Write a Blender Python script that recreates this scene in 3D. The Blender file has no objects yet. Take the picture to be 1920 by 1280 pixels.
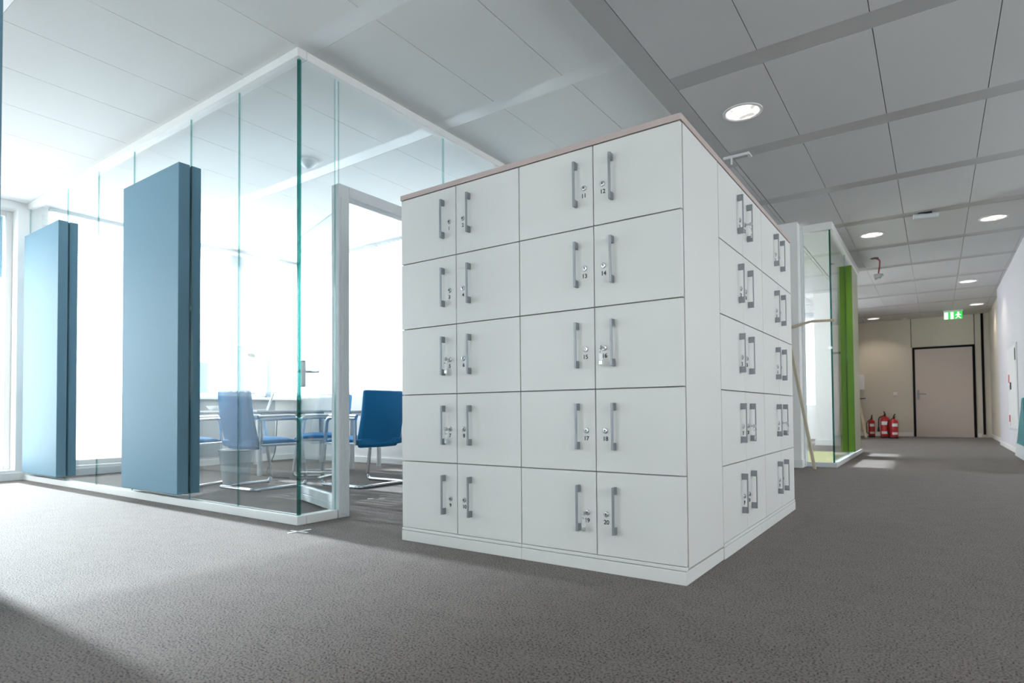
import bpy, bmesh, math, random
from mathutils import Matrix, Vector
random.seed(4)
U = 1.12                       # metres per plan unit (all builders work in plan units)
scene = bpy.context.scene
C = scene.collection
# ------------------------------------------------------------------ camera, sky, sun, exposure
cam = bpy.data.cameras.new('camera'); co = bpy.data.objects.new('camera', cam); C.objects.link(co)
cam.sensor_width = 36.0; cam.lens = 1126.78 / 1920 * 36.0
cam.shift_x = 0.0; cam.shift_y = 104.5 / 1920
R_ = Vector((0.81718, 0.57633, -0.00784)); UP = Vector((0.02046, -0.01541, 0.99967)); F_ = Vector((-0.57602, 0.81707, 0.02438))
M = Matrix((R_, UP, -F_)).transposed().to_4x4(); M.translation = Vector((0.7306, -2.1027, 0.62)) * U
co.matrix_world = M
cam.clip_start = 0.05; cam.clip_end = 300
cam.dof.use_dof = True; cam.dof.focus_distance = 3.0 * U; cam.dof.aperture_fstop = 3.2
scene.camera = co
world = bpy.data.worlds.new('sky'); scene.world = world; world.use_nodes = True
bg = world.node_tree.nodes['Background']; bg.inputs[0].default_value = (0.93, 0.962, 0.985, 1); bg.inputs[1].default_value = 5.0
sun = bpy.data.lights.new('sun', 'SUN'); so = bpy.data.objects.new('sun', sun); C.objects.link(so)
sun.energy = 7.0; sun.angle = math.radians(0.7); sun.color = (0.88, 0.95, 1.0)
so.rotation_euler = Vector((1.0, 0.0, -0.385)).to_track_quat('-Z', 'Y').to_euler()
so.location = (-12, 0, 6)
vs = scene.view_settings; vs.view_transform = 'Standard'; vs.look = 'None'; vs.gamma = 1.0; vs.use_curve_mapping = False; vs.exposure = 1.05
cy = scene.cycles
cy.use_denoising = True; cy.max_bounces = 10; cy.diffuse_bounces = 6; cy.glossy_bounces = 4; cy.transparent_max_bounces = 24
cy.transmission_bounces = 8; cy.caustics_reflective = False; cy.caustics_refractive = False; cy.sample_clamp_indirect = 6.0
def portal(loc, rot, sx, sy):
    l = bpy.data.lights.new('window_portal', 'AREA'); o = bpy.data.objects.new('window_portal', l); C.objects.link(o)
    l.shape = 'RECTANGLE'; l.size = sx * U; l.size_y = sy * U; l.cycles.is_portal = True
    o.location = Vector(loc) * U; o.rotation_euler = rot
HP = math.pi / 2

# ------------------------------------------------------------------ materials
def mat(name, col, rough=0.5, metal=0.0, spec=0.5, bump=None, noise=None, alpha=None, trans=None, coat=0):
    m = bpy.data.materials.new(name); m.use_nodes = True; nt = m.node_tree; b = nt.nodes['Principled BSDF']
    b.inputs['Base Color'].default_value = (*col, 1); b.inputs['Roughness'].default_value = rough
    b.inputs['Metallic'].default_value = metal; b.inputs['Specular IOR Level'].default_value = spec
    if coat: b.inputs['Coat Weight'].default_value = coat; b.inputs['Coat Roughness'].default_value = 0.15
    tc = nt.nodes.new('ShaderNodeTexCoord')
    if noise:                                  # (scale, amount): faint mottling of the material itself
        n = nt.nodes.new('ShaderNodeTexNoise'); n.inputs['Scale'].default_value = noise[0]; n.inputs['Detail'].default_value = 4
        mx = nt.nodes.new('ShaderNodeMix'); mx.data_type = 'RGBA'
        mx.inputs[6].default_value = (*[c * (1 - noise[1]) for c in col], 1); mx.inputs[7].default_value = (*[min(1, c * (1 + noise[1])) for c in col], 1)
        nt.links.new(tc.outputs['Object'], n.inputs['Vector']); nt.links.new(n.outputs['Fac'], mx.inputs[0]); nt.links.new(mx.outputs[2], b.inputs['Base Color'])
    if bump:                                   # (scale, strength)
        n2 = nt.nodes.new('ShaderNodeTexNoise'); n2.inputs['Scale'].default_value = bump[0]; n2.inputs['Detail'].default_value = 3
        bp = nt.nodes.new('ShaderNodeBump'); bp.inputs['Strength'].default_value = bump[1]; bp.inputs['Distance'].default_value = 0.004
        nt.links.new(tc.outputs['Object'], n2.inputs['Vector']); nt.links.new(n2.outputs['Fac'], bp.inputs['Height']); nt.links.new(bp.outputs[0], b.inputs['Normal'])
    if alpha is not None: b.inputs['Alpha'].default_value = alpha
    return m
def emit(name, col, s):
    m = bpy.data.materials.new(name); m.use_nodes = True; nt = m.node_tree; nt.nodes.clear()
    e = nt.nodes.new('ShaderNodeEmission'); e.inputs[0].default_value = (*col, 1); e.inputs[1].default_value = s
    o = nt.nodes.new('ShaderNodeOutputMaterial'); nt.links.new(e.outputs[0], o.inputs[0]); return m
def glass_mat(name, tint, base=0.05, veil=0.0):
    m = bpy.data.materials.new(name); m.use_nodes = True; nt = m.node_tree; nt.nodes.clear()
    t = nt.nodes.new('ShaderNodeBsdfTransparent'); t.inputs[0].default_value = (*tint, 1)
    g = nt.nodes.new('ShaderNodeBsdfGlossy'); g.inputs['Roughness'].default_value = 0.0
    lw = nt.nodes.new('ShaderNodeLayerWeight'); lw.inputs['Blend'].default_value = 0.5
    pw = nt.nodes.new('ShaderNodeMath'); pw.operation = 'POWER'; pw.inputs[1].default_value = 4.0
    ma = nt.nodes.new('ShaderNodeMath'); ma.operation = 'MULTIPLY_ADD'; ma.inputs[1].default_value = 0.8; ma.inputs[2].default_value = base; ma.use_clamp = True
    mx = nt.nodes.new('ShaderNodeMixShader'); o = nt.nodes.new('ShaderNodeOutputMaterial')
    nt.links.new(lw.outputs['Facing'], pw.inputs[0]); nt.links.new(pw.outputs[0], ma.inputs[0]); nt.links.new(ma.outputs[0], mx.inputs[0])
    nt.links.new(t.outputs[0], mx.inputs[1]); nt.links.new(g.outputs[0], mx.inputs[2]); nt.links.new(mx.outputs[0], o.inputs[0]); return m
def blind_mat(name, col, tr):
    m = bpy.data.materials.new(name); m.use_nodes = True; nt = m.node_tree; nt.nodes.clear()
    d = nt.nodes.new('ShaderNodeBsdfDiffuse'); d.inputs[0].default_value = (*col, 1)
    t = nt.nodes.new('ShaderNodeBsdfTranslucent'); t.inputs[0].default_value = (*col, 1)
    mx = nt.nodes.new('ShaderNodeMixShader'); mx.inputs[0].default_value = tr; o = nt.nodes.new('ShaderNodeOutputMaterial')
    nt.links.new(d.outputs[0], mx.inputs[1]); nt.links.new(t.outputs[0], mx.inputs[2]); nt.links.new(mx.outputs[0], o.inputs[0]); return m
def carpet_mat(name, ca, cb, cc):
    m = bpy.data.materials.new(name); m.use_nodes = True; nt = m.node_tree; b = nt.nodes['Principled BSDF']
    b.inputs['Roughness'].default_value = 0.8; b.inputs['Specular IOR Level'].default_value = 0.25; b.inputs['Sheen Weight'].default_value = 0.10; b.inputs['Sheen Roughness'].default_value = 0.3
    tc = nt.nodes.new('ShaderNodeTexCoord')
    n = nt.nodes.new('ShaderNodeTexNoise'); n.inputs['Scale'].default_value = 150; n.inputs['Detail'].default_value = 2.5; n.inputs['Roughness'].default_value = 0.55
    c = nt.nodes.new('ShaderNodeTexNoise'); c.inputs['Scale'].default_value = 9; c.inputs['Detail'].default_value = 3.0      # clusters of dark loops
    ma = nt.nodes.new('ShaderNodeMath'); ma.operation = 'MULTIPLY_ADD'; ma.inputs[1].default_value = 0.10
    r = nt.nodes.new('ShaderNodeValToRGB'); e = r.color_ramp.elements
    e[0].position = 0.455; e[0].color = (*ca, 1); e[1].position = 0.72; e[1].color = (*cc, 1)
    k = e.new(0.50); k.color = (*cb, 1)
    v = nt.nodes.new('ShaderNodeTexVoronoi'); v.inputs['Scale'].default_value = 210
    bp = nt.nodes.new('ShaderNodeBump'); bp.inputs['Strength'].default_value = 0.5; bp.inputs['Distance'].default_value = 0.005
    ad = nt.nodes.new('ShaderNodeMath'); ad.operation = 'MULTIPLY_ADD'; ad.inputs[1].default_value = -0.5
    for x in (n, v, c): nt.links.new(tc.outputs['Object'], x.inputs['Vector'])
    nt.links.new(c.outputs['Fac'], ma.inputs[0]); nt.links.new(n.outputs['Fac'], ma.inputs[2])
    nt.links.new(ma.outputs[0], r.inputs[0]); nt.links.new(r.outputs[0], b.inputs['Base Color'])
    nt.links.new(v.outputs['Distance'], ad.inputs[0]); nt.links.new(n.outputs['Fac'], ad.inputs[2]); nt.links.new(ad.outputs[0], bp.inputs['Height'])
    nt.links.new(bp.outputs[0], b.inputs['Normal']); return m
carpet = carpet_mat('carpet_grey', (0.016, 0.014, 0.013), (0.160, 0.136, 0.124), (0.205, 0.176, 0.162))
carpet_green = carpet_mat('carpet_green', (0.09, 0.09, 0.025), (0.185, 0.18, 0.06), (0.24, 0.235, 0.085))
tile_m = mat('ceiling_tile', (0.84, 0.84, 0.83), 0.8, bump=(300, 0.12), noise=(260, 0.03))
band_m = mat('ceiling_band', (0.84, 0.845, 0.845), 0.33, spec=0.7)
tile_r = mat('ceiling_tile_shaded', (0.63, 0.63, 0.635), 0.8, bump=(300, 0.12), noise=(260, 0.03))  # same tile darkened, so the corridor's dimmer light sits in the colour
band_r = mat('ceiling_band_shaded', (0.46, 0.46, 0.46), 0.4, spec=0.6)  # same band darkened, its shaded look put into the colour
gapm = mat('ceiling_gap', (0.2, 0.2, 0.2), 0.9)
white_wall = mat('white_wall', (0.87, 0.865, 0.855), 0.75, bump=(120, 0.08))
cool_lit_wall = mat('cool_lit_white_wall', (0.64, 0.63, 0.665), 0.7, bump=(120, 0.08))  # cool daylight on the corridor wall is put into this colour
warm_lit_wall = mat('warm_lit_wall', (0.66, 0.61, 0.53), 0.75, bump=(120, 0.08))  # warm light at the corridor's far end is put into this colour
white_paint = mat('white_paint', (0.82, 0.82, 0.81), 0.45)
frame_grey = mat('frame_grey_white', (0.66, 0.69, 0.71), 0.4)
locker_w = mat('locker_white', (0.755, 0.755, 0.735), 0.38, spec=0.45)
carcass = mat('locker_carcass', (0.42, 0.40, 0.36), 0.6)
slab_m = mat('slab_taupe', (0.53, 0.44, 0.415), 0.5, noise=(60, 0.03))
metal_g = mat('handle_grey', (0.30, 0.32, 0.345), 0.42, metal=0.55)
chrome = mat('chrome', (0.75, 0.76, 0.77), 0.18, metal=1.0)
steel = mat('brushed_steel', (0.58, 0.60, 0.62), 0.32, metal=1.0)
black = mat('black', (0.012, 0.012, 0.013), 0.5)
ink = mat('number_ink', (0.012, 0.012, 0.02), 0.6)
clear = mat('clear_tag', (0.85, 0.88, 0.88), 0.15, alpha=0.35)
blue_panel = mat('blue_panel', (0.15, 0.275, 0.36), 0.6, spec=0.25)
blue_panel_d = mat('blue_panel_back', (0.15, 0.29, 0.38), 0.6, spec=0.25)
green_panel = mat('green_panel', (0.10, 0.23, 0.012), 0.38)
green_face = mat('green_panel_face', (0.50, 0.52, 0.36), 0.35)
glass = glass_mat('partition_glass', (0.975, 0.992, 0.992), 0.035)
glass_clear = glass_mat('window_glass', (0.97, 0.99, 0.99), 0.03)
glass_edge = glass_mat('glass_edge', (0.50, 0.74, 0.72), 0.06)
fabric = mat('blue_fabric', (0.013, 0.20, 0.45), 0.85, bump=(500, 0.2), noise=(300, 0.12))
table_m = mat('table_top', (0.42, 0.43, 0.44), 0.4)
blind = blind_mat('blind_cloth', (0.96, 0.97, 0.98), 0.82)
bin_m = mat('bin_mesh', (0.55, 0.60, 0.62), 0.5, alpha=0.55)
bag_m = mat('bin_bag', (0.75, 0.78, 0.8), 0.5, alpha=0.5)
wood = mat('pale_wood', (0.52, 0.46, 0.34), 0.55, noise=(40, 0.1))
red = mat('red_enamel', (0.50, 0.02, 0.025), 0.35)
door_m = mat('door_taupe', (0.58, 0.50, 0.46), 0.5)
dark_frame = mat('door_frame_dark', (0.015, 0.015, 0.017), 0.85, spec=0.1)
teal_m = mat('teal_board', (0.03, 0.30, 0.33), 0.3)
plastic_w = mat('white_plastic', (0.8, 0.8, 0.8), 0.4)
lens = emit('lamp_lens', (1.0, 0.96, 0.9), 1.0)
_nt = lens.node_tree; _tc = _nt.nodes.new('ShaderNodeTexCoord'); _v = _nt.nodes.new('ShaderNodeTexVoronoi'); _v.inputs['Scale'].default_value = 20; _v.feature = 'SMOOTH_F1'
_m = _nt.nodes.new('ShaderNodeMapRange'); _m.inputs[1].default_value = 0.1; _m.inputs[2].default_value = 0.6; _m.inputs[3].default_value = 1.5; _m.inputs[4].default_value = 0.34
_nt.links.new(_tc.outputs['Object'], _v.inputs['Vector']); _nt.links.new(_v.outputs['Distance'], _m.inputs[0]); _nt.links.new(_m.outputs[0], _nt.nodes['Emission'].inputs[1])
under_sill_shade = mat('under_sill_shade', (0.42, 0.45, 0.48), 0.5)
pier_shade_m = mat('pier_shade_grey', (0.24, 0.30, 0.36), 0.6)
out_white = mat('render_white', (0.85, 0.87, 0.88), 0.8)
out_glass = mat('far_window', (0.05, 0.13, 0.17), 0.15)
tape_m = mat('white_tape', (0.85, 0.85, 0.85), 0.5)
orange = mat('orange_paper', (0.65, 0.12, 0.03), 0.5); can_blue = mat('can_blue', (0.02, 0.22, 0.55), 0.35)
wire_red = mat('wire_red', (0.28, 0.05, 0.05), 0.5)
sign_green = emit('sign_green', (0.05, 0.62, 0.10), 0.6); sign_white = emit('sign_white', (0.9, 1.0, 0.9), 0.7)
shutter = mat('shutter_slats', (0.10, 0.20, 0.27), 0.5)

# ------------------------------------------------------------------ mesh helpers
def nb(): return bmesh.new()
def box(bm, x0, x1, y0, y1, z0, z1, mi=0):
    v = [bm.verts.new((x, y, z)) for x in (x0, x1) for y in (y0, y1) for z in (z0, z1)]
    for q in ((0, 1, 3, 2), (4, 6, 7, 5), (0, 4, 5, 1), (2, 3, 7, 6), (0, 2, 6, 4), (1, 5, 7, 3)):
        f = bm.faces.new([v[i] for i in q]); f.material_index = mi
    return v
def ring(bm, c, ax, r, n, ref=None):
    ax = Vector(ax).normalized(); a = ax.orthogonal().normalized() if ref is None else (Vector(ref) - ax * Vector(ref).dot(ax)).normalized()
    b = ax.cross(a)
    return [bm.verts.new(Vector(c) + (a * math.cos(2 * math.pi * i / n) + b * math.sin(2 * math.pi * i / n)) * r) for i in range(n)]
def skin(bm, rings, mi=0, close=False, caps=True):
    n = len(rings[0])
    for k in range(len(rings) - 1 + (1 if close else 0)):
        A, B = rings[k], rings[(k + 1) % len(rings)]
        for i in range(n):
            f = bm.faces.new([A[i], A[(i + 1) % n], B[(i + 1) % n], B[i]]); f.material_index = mi; f.smooth = True
    if caps and not close:
        bm.faces.new(list(reversed(rings[0]))).material_index = mi; bm.faces.new(rings[-1]).material_index = mi
def cyl(bm, p0, p1, r0, r1=None, n=20, mi=0):
    r1 = r0 if r1 is None else r1; d = Vector(p1) - Vector(p0); ref = d.orthogonal()
    skin(bm, [ring(bm, p0, d, r0, n, ref), ring(bm, p1, d, r1, n, ref)], mi)
def lathe(bm, prof, c=(0, 0, 0), n=28, mi=0, axis=(0, 0, 1), caps=True):
    ax = Vector(axis).normalized(); ref = ax.orthogonal()
    skin(bm, [ring(bm, Vector(c) + ax * z, ax, max(r, 1e-4), n, ref) for r, z in prof], mi, caps=caps)
def round_path(pts, rad, seg=6, closed=False):
    out = []; n = len(pts); P = [Vector(p) for p in pts]
    for i, p in enumerate(P):
        if not closed and i in (0, n - 1): out.append(p); continue
        a, b = P[(i - 1) % n] - p, P[(i + 1) % n] - p; r = min(rad, a.length * .49, b.length * .49)
        s, e = p + a.normalized() * r, p + b.normalized() * r
        for k in range(seg + 1):
            t = k / seg; out.append(s * (1 - t) ** 2 + p * 2 * t * (1 - t) + e * t * t)
    return out
def tube(bm, pts, r, n=10, mi=0, closed=False, flat=1.0):
    P = [Vector(p) for p in pts]; rings = []; ref = None
    for i, p in enumerate(P):
        a = P[(i - 1) % len(P)] if (i > 0 or closed) else p; b = P[(i + 1) % len(P)] if (i < len(P) - 1 or closed) else p
        d = (b - a).normalized()
        if ref is None: ref = d.orthogonal().normalized()
        ref = (ref - d * ref.dot(d)).normalized(); rings.append(ring(bm, p, d, r, n, ref))
    skin(bm, rings, mi, close=closed)
def obj(name, bm, m, parent=None, loc=(0, 0, 0), rot=(0, 0, 0), bevel=0, seg=2, smooth=None):
    me = bpy.data.meshes.new(name); bm.normal_update(); bmesh.ops.recalc_face_normals(bm, faces=bm.faces); bm.to_mesh(me); bm.free()
    me.transform(Matrix.Scale(U, 4))
    for x in (m if isinstance(m, (list, tuple)) else [m]): me.materials.append(x)
    if smooth: me.shade_smooth(); me.set_sharp_from_angle(angle=smooth)
    o = bpy.data.objects.new(name, me); C.objects.link(o); o.location = Vector(loc) * U; o.rotation_euler = rot
    if parent: o.parent = parent
    if bevel:
        b = o.modifiers.new('bevel', 'BEVEL'); b.width = bevel * U; b.segments = seg; b.limit_method = 'ANGLE'; b.angle_limit = 0.6
    return o
def tag(o, label, cat, group=None):
    o['label'] = label; o['category'] = cat
    if group: o['group'] = group
    return o
def thing(name, label, cat, loc=(0, 0, 0), rz=0, group=None):
    o = bpy.data.objects.new(name, None); C.objects.link(o); o.location = Vector(loc) * U; o.rotation_euler = (0, 0, rz); o.empty_display_size = .1
    return tag(o, label, cat, group)
def struct(name, bm, m, parent=None, **k):
    o = obj(name, bm, m, parent, **k)
    if parent is None: o['kind'] = 'structure'
    return o
def inst(o, parent, loc=None, rot=None, name=None):
    c = o.copy(); C.objects.link(c); c.parent = parent
    if loc is not None: c.location = Vector(loc) * U
    if rot is not None: c.rotation_euler = rot
    return c
def dup(root, loc, rz, label, group=None):
    r = root.copy(); C.objects.link(r); r.location = Vector(loc) * U; r.rotation_euler = (0, 0, rz); r['label'] = label
    if group: r['group'] = group
    for ch in list(root.children):
        c = ch.copy(); C.objects.link(c); c.parent = r
        for g in list(ch.children):
            d = g.copy(); C.objects.link(d); d.parent = c
    return r
def text_mesh(s, size, m, bold=0.0):
    cu = bpy.data.curves.new('lettering', 'FONT'); cu.body = s; cu.size = size * U; cu.align_x = 'CENTER'; cu.extrude = 0.0003; cu.offset = bold
    t = bpy.data.objects.new('lettering', cu); C.objects.link(t)
    me = bpy.data.meshes.new_from_object(t.evaluated_get(bpy.context.evaluated_depsgraph_get())); bpy.data.objects.remove(t); bpy.data.curves.remove(cu)
    me.materials.clear(); me.materials.append(m); return me
def wall_with_holes(name, axis, pos, thick, a0, a1, z0, z1, holes, m, reveal=None):
    """a wall in the plane axis=pos (thickness towards +thick) running a0..a1, with rectangular holes (h0,h1,zb,zt)"""
    bm = nb(); cuts = sorted({a0, a1, *[h[0] for h in holes], *[h[1] for h in holes]})
    lo, hi = min(pos, pos + thick), max(pos, pos + thick)
    def bb(u0, u1, w0, w1):
        if axis == 'x': box(bm, lo, hi, u0, u1, w0, w1)
        else: box(bm, u0, u1, lo, hi, w0, w1)
    for u0, u1 in zip(cuts[:-1], cuts[1:]):
        hs = sorted([h for h in holes if h[0] <= u0 + 1e-6 and h[1] >= u1 - 1e-6], key=lambda h: h[2]); z = z0
        for h in hs:
            if h[2] > z: bb(u0, u1, z, h[2])
            z = h[3]
        if z < z1: bb(u0, u1, z, z1)
    return struct(name, bm, m)

ZL, ZR = 2.69, 2.64
XL = -6.5           # outer wall, inner face
# ------------------------------------------------------------------ floor and ceilings
bm = nb(); box(bm, -7.2, 4.8, -6.0, 14.6, -0.1, 0.0); struct('floor', bm, carpet)
bm = nb(); box(bm, -3.2, -0.185, 5.17, 7.85, 0.0, 0.006); struct('floor_green', bm, carpet_green)
bm = nb()
def tiles(x0, x1, xs, y0, y1, bands, z, mo=0):
    g = 0.0021; ex = [x0] + sorted(x for x in xs if x0 + .02 < x < x1 - .02) + [x1]
    ys = [y0]
    for a, b in bands: ys += [a, b]
    ys.append(y1)
    for i in range(0, len(ys), 2):
        for u0, u1 in zip(ex[:-1], ex[1:]):
            box(bm, u0 + g, u1 - g, ys[i] + g * .5, ys[i + 1] - g * .5, z, z + .03, mo)
    for a, b in bands: box(bm, x0, x1, a, b, z + .0015, z + .03, mo + 1)
    box(bm, x0, x1, y0, y1, z + .03, z + .12, 4)
bl = [(-1.235 + 1.155 * k, -1.115 + 1.155 * k) for k in range(-3, 4)]
tiles(XL, -0.705, [-1.11 - .527 * k for k in range(-1, 12)], -6.0, 2.98, [b for b in bl if b[1] < 2.95], ZL)
br = [(0.125 + 1.29 * k, 0.285 + 1.29 * k) for k in range(-4, 11)]
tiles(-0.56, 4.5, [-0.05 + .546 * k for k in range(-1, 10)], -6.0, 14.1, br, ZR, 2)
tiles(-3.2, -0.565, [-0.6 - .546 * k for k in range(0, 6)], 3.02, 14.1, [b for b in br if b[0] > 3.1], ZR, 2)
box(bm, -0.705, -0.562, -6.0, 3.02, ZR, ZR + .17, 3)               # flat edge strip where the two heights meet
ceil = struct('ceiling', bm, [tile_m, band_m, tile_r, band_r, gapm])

# ------------------------------------------------------------------ outer wall (left) with its windows
win_holes = [(-5.6, -3.9, 0.85, 2.6), (-3.7, -1.75, 0.85, 2.6), (-1.46, -0.13, 0.10, 2.62), (0.12, 1.97, 0.83, 2.66), (2.19, 2.95, 0.83, 2.66)]
wall_with_holes('wall_left', 'x', XL, -0.28, -6.0, 3.2, -0.05, 2.9, win_holes, white_wall)
def window(name, y0, y1, z0, z1, splits=(), transom=None, x=XL - .20):
    bm = nb(); f = .05; d = .05
    for a in (y0, *splits, y1):
        w = f if a in (y0, y1) else f * .9
        lo = a if a == y0 else (a - w if a == y1 else a - w / 2)
        box(bm, x, x + d, lo, lo + w, z0, z1)
    box(bm, x, x + d, y0 + f, y1 - f, z0, z0 + f); box(bm, x, x + d, y0 + f, y1 - f, z1 - f, z1)
    if transom: box(bm, x, x + d, y0 + f, y1 - f, transom - .008, transom + .008)
    w = struct(name, bm, white_paint, bevel=.006)
    g = nb(); box(g, x + .018, x + .026, y0 + .02, y1 - .02, z0 + .02, z1 - .02)
    obj('pane', g, glass_clear, w)
    portal((x - .02, (y0 + y1) / 2, (z0 + z1) / 2), (0, -HP, 0), z1 - z0, y1 - y0)
    return w
w1 = window('window_1', -1.46, -0.13, 0.10, 2.62, ())
w2 = window('window_2', 0.12, 1.97, 0.83, 2.66, (1.0,))
w3 = window('window_3', 2.19, 2.95, 0.83, 2.66, ())
w4 = window('window_4', -3.7, -1.75, 0.85, 2.6, (-2.7,))  # this window and the next are unseen, added to brighten the glass reflection
w5 = window('window_5', -5.6, -3.9, 0.85, 2.6, (-4.75,))
# open casement leaf detail of window 3: white sash, handle
g = nb(); x = XL - .15
for a, b, c, d in ((2.265, 2.32, .88, 2.57), (2.58, 2.635, .88, 2.57)): box(g, x, x + .03, a, b, c, d)
box(g, x, x + .03, 2.32, 2.43, .88, 1.42); box(g, x, x + .03, 2.3, 2.6, .86, .90); box(g, x, x + .03, 2.3, 2.6, 1.36, 1.42)
obj('sash', g, white_paint, w3, bevel=.004)
g = nb(); box(g, x + .03, x + .05, 2.34, 2.36, 1.0, 1.12); cyl(g, (x + .05, 2.35, 1.11), (x + .05, 2.35, 1.0), .008); obj('window_handle', g, steel, w3)
# sheets with backlit shade in their colour: window pier and strip beside the sash
bm = nb(); box(bm, XL, XL + .012, 1.945, 2.21, .735, 2.6); box(bm, XL - .14, XL - .1, 2.59, 2.655, .83, 2.6); struct('trim_pier_shade', bm, pier_shade_m)
bm = nb(); box(bm, XL, XL + .10, .05, 2.98, .80, .835); struct('trim_2', bm, white_paint, bevel=.005)      # sill board of the meeting room
bm = nb(); box(bm, XL, XL + .012, 1.2, 2.64, .10, .80); struct('trim_sill_shade', bm, under_sill_shade)  # wall under the sill, its unlit shade put into the colour
bm = nb(); box(bm, XL, XL + .015, -1.5, 2.98, 0.0, .075); struct('baseboard_left', bm, white_paint, bevel=.004)
# shutter outside the corridor window, slats graded and widened to fade the sun
g = nb(); n = 22
for k in range(n):
    z = 2.0 + k * .028; h = .028 * (.05 + .85 * k / (n - 1)); box(g, -6.815, -6.80, -1.45, -.17, z, z + h)
for y in (-1.45, -.19): box(g, -6.80, -6.79, y, y + .02, 1.99, 2.6)
tag(obj('window_shutter', g, shutter), 'dark slatted shutter outside the top of the corridor window at the left edge', 'shutter')
# white house across the street
hb = thing('building', 'bright white house with dark windows seen through the meeting room window', 'building', (-22, 9, -1.5))
g = nb(); box(g, -4, 0, -6, 11, -3, 5.5); obj('house_wall', g, out_white, hb)
for yy in (-5, -2.5, 0, 2.5, 5, 7.5):
    for zz in (-.4, 2.6):
        g = nb(); box(g, -.05, .04, yy, yy + 1.0, zz, zz + 1.5); f = obj('window', g, out_glass, hb)
        g = nb(); box(g, .0, .08, yy - .08, yy + 1.08, zz - .1, zz); obj('sill', g, white_paint, f)

# ------------------------------------------------------------------ blinds
def vertical_blind(axis, a0, a1, pos, ztop, zbot, label, group=None, opening=0.0):
    t = thing('vertical_blind', label, 'blind', (0, 0, 0), 0, None)
    g = nb(); w = .089
    n = max(1, round((a1 - a0) / (w * .88))); step = (a1 - a0) / n
    for k in range(n):
        s0 = a0 + k * step; s1 = s0 + step * 1.04 * (1 - opening * .8); o0, o1 = -.012 - .03 * opening, .012 + .03 * opening; th = .0012
        P = [(s0, o0), (s1, o1), (s1, o1 + th), (s0, o0 + th)]
        vv = []
        for z in (zbot, ztop - .03):
            vv.append([g.verts.new((pos + o, s, z) if axis == 'x' else (s, pos + o, z)) for s, o in P])
        for i in range(4): g.faces.new([vv[0][i], vv[0][(i + 1) % 4], vv[1][(i + 1) % 4], vv[1][i]])
        g.faces.new(vv[0]); g.faces.new(vv[1])
    obj('slats', g, blind, t)
    g = nb()
    if axis == 'x': box(g, pos - .02, pos + .02, a0, a1, ztop - .035, ztop)
    else: box(g, a0, a1, pos - .02, pos + .02, ztop - .035, ztop)
    obj('head_rail', g, frame_grey, t, bevel=.003)
    g = nb()                                              # bottom weights with their bead chain
    for k in range(n):
        s0 = a0 + k * step + .012
        if axis == 'x': box(g, pos - .004, pos + .004, s0, s0 + step - .024, zbot - .012, zbot)
        else: box(g, s0, s0 + step - .024, pos - .004, pos + .004, zbot - .012, zbot)
    obj('bottom_weights', g, frame_grey, t)
    return t
vertical_blind('x', .1, 1.20, XL + .06, ZL, .85, 'white vertical blind over the window between the two blue panels', None, .3)
vertical_blind('x', 2.66, 2.92, XL + .06, ZL, .87, 'narrow white vertical blind in the far left corner of the meeting room')
vertical_blind('y', -6.4, -2.35, 2.92, ZL, .87, 'long white vertical blind along the meeting room back wall, seen through the doorway', None, .8)
t = thing('added_roller_blind', 'added white roller blind standing in for the glare over the window behind the middle blue chair', 'blind')
g = nb(); box(g, XL + .045, XL + .047, 1.22, 2.645, 1.495, 2.62); obj('cloth', g, blind, t)  # blind added in place of the glare that whites out the upper window
g = nb(); box(g, XL + .04, XL + .052, 1.22, 2.645, 1.483, 1.499); obj('bottom_bar', g, white_paint, t)
g = nb(); cyl(g, (XL + .06, 1.21, 2.64), (XL + .06, 2.65, 2.64), .03); obj('roller', g, white_paint, t)
for a, b, lab in ((-3.75, -1.7, 'unseen white vertical blind added in the near left office for reflections, beside the corridor window'), (-5.65, -3.85, 'unseen white vertical blind added in the near left office for reflections, farthest behind the camera')):
    vertical_blind('x', a, b, XL + .06, ZL, .9, lab)  # bright unseen blinds added for the partition glass to reflect

# ------------------------------------------------------------------ meeting-room back wall (windows behind the blind), office behind the camera
bw = [(-6.4, -5.05, .83, 2.66), (-4.95, -3.65, .83, 2.66), (-3.55, -2.3, .83, 2.66)]
wall_with_holes('wall_back', 'y', 3.0, .2, XL - .28, -2.17, -.05, 2.9, bw, white_wall)
for i, (a, b, c, d) in enumerate(bw):
    g = nb()
    for lo, hi in ((a, a + .05), (b - .05, b)): box(g, lo, hi, 3.1, 3.15, c, d)
    box(g, a + .05, b - .05, 3.1, 3.15, c, c + .05); box(g, a + .05, b - .05, 3.1, 3.15, d - .05, d)
    w = struct('window_%d' % (6 + i), g, white_paint); g = nb(); box(g, a + .02, b - .02, 3.118, 3.126, c + .02, d - .02); obj('pane', g, glass_clear, w)
    portal(((a + b) / 2, 3.22, (c + d) / 2), (-HP, 0, 0), b - a, d - c)
bm = nb(); box(bm, -6.5, -2.3, 2.985, 3.0, 0, .075); struct('baseboard_back', bm, white_paint, bevel=.004)
fh = [(-4.4, -3.2, .85, 2.4), (-1.7, -.6, .85, 2.4), (1.2, 2.3, .85, 2.4)]  # unseen windows behind the camera, added and sized to light the locker fronts
wall_with_holes('wall_front', 'y', -6.0, -.25, XL - .28, 4.75, -.05, 2.9, fh, white_wall)
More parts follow.
